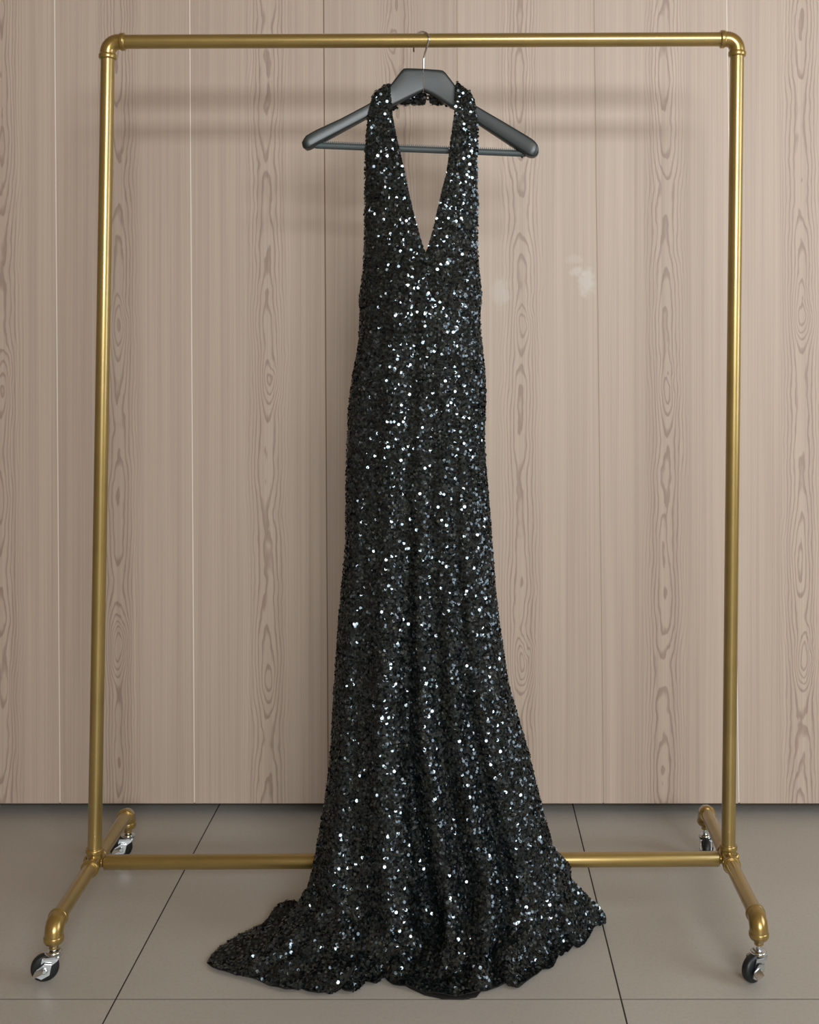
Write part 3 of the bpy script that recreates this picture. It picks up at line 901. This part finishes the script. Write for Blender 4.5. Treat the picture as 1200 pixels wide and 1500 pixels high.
# columns of the skirt land on the hem: the left-hand columns fan out over the long train
u_row = np.linspace(0, 1, NU)
warp = spl([0, .06, .15, .30, .5, .75, .92, 1], [0, .07, .20, .36, .56, .78, .93, 1])(u_row)
hem = np.stack([np.interp(warp, uh, HW[:, a]) for a in range(3)], 1)
def sweep_floor(top, top_prev, hem, n, lift, flare, inset=0.75):
    """cubic from the hanging edge to the hem, then crumpled"""
    T0 = top - top_prev; T0 /= np.linalg.norm(T0, axis=1, keepdims=True)
    ctr = np.array([top[:, 0].mean(), 2.03, 0.0])
    outw = hem - ctr; outw[:, 2] = 0; dist = np.linalg.norm(outw, axis=1, keepdims=True); outw /= dist
    L0 = flare
    P1 = top + T0 * L0
    reach = np.linalg.norm((hem - top)[:, :2], axis=1, keepdims=True)
    P2 = hem - outw * np.minimum(reach * inset, 0.20) + np.array([[0, 0, 1.0]]) * lift[:, None]
    s = np.linspace(0, 1, n + 1)[1:, None, None]
    P = (1 - s) ** 3 * top[None] + 3 * (1 - s) ** 2 * s * P1[None] + 3 * (1 - s) * s * s * P2[None] + s ** 3 * hem[None]
    return P
lift = 0.012 + 0.018 * np.exp(-((u_row - 0.10) / 0.10) ** 2) + 0.010 * np.exp(-((u_row - 0.75) / 0.2) ** 2) + 0.045 * np.clip((u_row - 0.90) / 0.10, 0, 1)
NF = 110
PFl = sweep_floor(PS[-1], PS[-6], hem, NF, lift, (0.13 - 0.085 * np.clip((u_row - 0.86) / 0.14, 0, 1))[:, None], (0.75 - 0.45 * np.clip((u_row - 0.84) / 0.16, 0, 1))[:, None])
s = np.linspace(0, 1, NF + 1)[1:][:, None]; uu = warp[None, :]
NFl = grid_normals(np.concatenate([PS[-1:], PFl]), 1)[1:]
if NFl[5, NU // 2, 1] > 0: NFl = -NFl
NFl = np.where((NFl[:, :, 2:3] < -0.2), -NFl, NFl)
cr = vnoise(uu + 0 * s, s + 0 * uu, 31, 11, 3.2) * 0.0085 + vnoise(uu + 0 * s, s + 0 * uu, 32, 26, 6) * 0.0038
# pleats fanning out to the scalloped hem
cr = cr * np.clip(s * 2.2, 0, 1) + 0.006 * np.sin(uu * 2 * np.pi * 13 + 1.2 * vnoise(uu, 0 * uu, 8, 6, 1)) * np.clip((s - 0.45) / 0.4, 0, 1)
cr = cr * (1 - 0.75 * np.clip((s - 0.9) / 0.1, 0, 1))
PFl = PFl + NFl * cr[:, :, None]
tip = np.exp(-((uu - 0.0) / 0.16) ** 2) * np.sin(np.pi * np.clip(s, 0, 1)) ** 0.7
PFl[:, :, 2] += 0.012 * tip * (s > 0.3)
PFl[:, :, 2] = np.maximum(PFl[:, :, 2], 0.0030 + 0.0035 * np.abs(np.sin(uu * 40)))
PS = np.concatenate([PS, PFl])
NS = grid_normals(PS, 1)
if NS[100, NU // 2, 1] > 0: NS = -NS
# back of the skirt
NBK = 60
PK = tube_back(Y_W, 1230, 120, NBK)
WB, dB = floor_poly(hemB, 0)
hb = np.stack([np.interp(np.linspace(0, 1, NBK), dB, WB[:, a]) for a in range(3)], 1)
lb = 0.012 + 0.010 * np.exp(-((np.linspace(0, 1, NBK) - 0.86) / 0.10) ** 2)
PKf = sweep_floor(PK[-1], PK[-4], hb, 40, lb, np.full((NBK, 1), 0.10))
sb = np.linspace(0, 1, 41)[1:][:, None]; ub = np.linspace(0, 1, NBK)[None, :]
NK = grid_normals(PKf, 1)
if NK[3, 30, 1] < 0: NK = -NK
NK = np.where(NK[:, :, 2:3] < -0.2, -NK, NK)
ck = vnoise(ub + 0 * sb, sb + 0 * ub, 41, 14, 4) * 0.008 * np.clip(sb * 3, 0, 1) * (1 - 0.7 * np.clip((sb - .9) / .1, 0, 1))
PKf = PKf + NK * ck[:, :, None]
PKf[:, :, 2] = np.maximum(PKf[:, :, 2], 0.004)
# the pile of cloth at the left rear of the train
bump = np.exp(-((ub - dB[9]) / 0.030) ** 2) * np.exp(-((sb - 0.92) / 0.16) ** 2)
PKf[:, :, 2] += 0.034 * bump
# close the side edges: share the front's border columns
PKf[:, 0] = PFl[np.linspace(0, NF - 1, 40).astype(int), -1]; PKf[:, -1] = PFl[np.linspace(0, NF - 1, 40).astype(int), 0]
PKa = np.concatenate([PK, PKf])
PKa[:, :, 1] = np.where(PKa[:, :, 2] > 0.05, np.minimum(PKa[:, :, 1], YR - 0.0185), PKa[:, :, 1])
NKa = grid_normals(PKa, 1)
if NKa[60, 30, 1] < 0: NKa = -NKa
skirt = patch_object('skirt', [PS, PKa], gown)
add_sequins('skirt', PS, NS, edge=0.002)
add_sequins('skirt', PS + NS * 0.0008, NS, spacing=0.0055)
add_sequins('skirt', PKa, NKa, spacing=0.0050)
build_sequins('skirt', skirt, 0.33)
# dark lining showing under the front hem
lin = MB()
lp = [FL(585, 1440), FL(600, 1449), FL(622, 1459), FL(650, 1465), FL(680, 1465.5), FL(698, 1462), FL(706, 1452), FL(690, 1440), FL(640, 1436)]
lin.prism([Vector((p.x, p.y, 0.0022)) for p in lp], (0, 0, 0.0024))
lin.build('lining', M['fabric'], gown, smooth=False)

# --- gathered neck tie behind the hanger, with its button loop
def tie(pts, rad, name):
    path = smooth_path([PX(a, b, y) for a, b, y in pts], 6)
    r = np.interp(np.linspace(0, 1, len(path)), np.linspace(0, 1, len(rad)), rad)
    seg = 22
    mb = MB().sweep(path, list(r), seg, flat=0.6)
    V = np.array(mb.v[:len(path) * seg]).reshape(len(path), seg, 3)
    c = V.mean(axis=1, keepdims=True)
    Nn = V - c; Nn /= np.linalg.norm(Nn, axis=2, keepdims=True)
    V2 = V + Nn * (vnoise(np.linspace(0, 1, len(path))[:, None] + np.zeros((1, seg)), np.arange(seg)[None, :] / seg + np.zeros((len(path), 1)), 77, 14, 6) * 0.0016)[:, :, None]
    mb.v = [tuple(p) for p in V2.reshape(-1, 3)]
    o = mb.build(name, M['fabric'], gown)
    P = np.concatenate([V2, V2[:, :1]], axis=1); Q = np.concatenate([Nn, Nn[:, :1]], axis=1)
    k = (name, pts[0][0])
    add_sequins(k, P, Q, spacing=0.0040, radius=0.0026)
    build_sequins(k, o)
    return o
YB = YR + 0.0185
tie([(560, 141, YB), (578, 143, YB), (598, 143, YB - 0.001), (612, 143.5, YB - 0.001), (624.5, 145, YB - .001)], [.012, .0125, .0115, .0110, .0085], 'neck_tie')
tie([(690, 143, YB), (672, 145, YB), (655, 145, YB - 0.001), (643, 145, YB - .001), (629.5, 146.5, YB - .001)], [.012, .0125, .0105, .0085, .0070], 'neck_tie')
lpth = [PX(627.0, 143.2, YB - .004) + Vector((0.0032 * math.cos(a), 0, 0.0036 * math.sin(a))) for a in np.linspace(0, 2 * math.pi, 16, endpoint=False)]
MB().sweep(lpth, 0.0014, 8, closed=True).build('button_loop', M['fabric'], gown)
MB().lathe(PX(632.5, 140.0, YB - .009), (0, 1, 0), [(0, .002), (.001, .0038), (.003, .0044), (.005, .003)], 14).build('button', M['hanger'], gown)
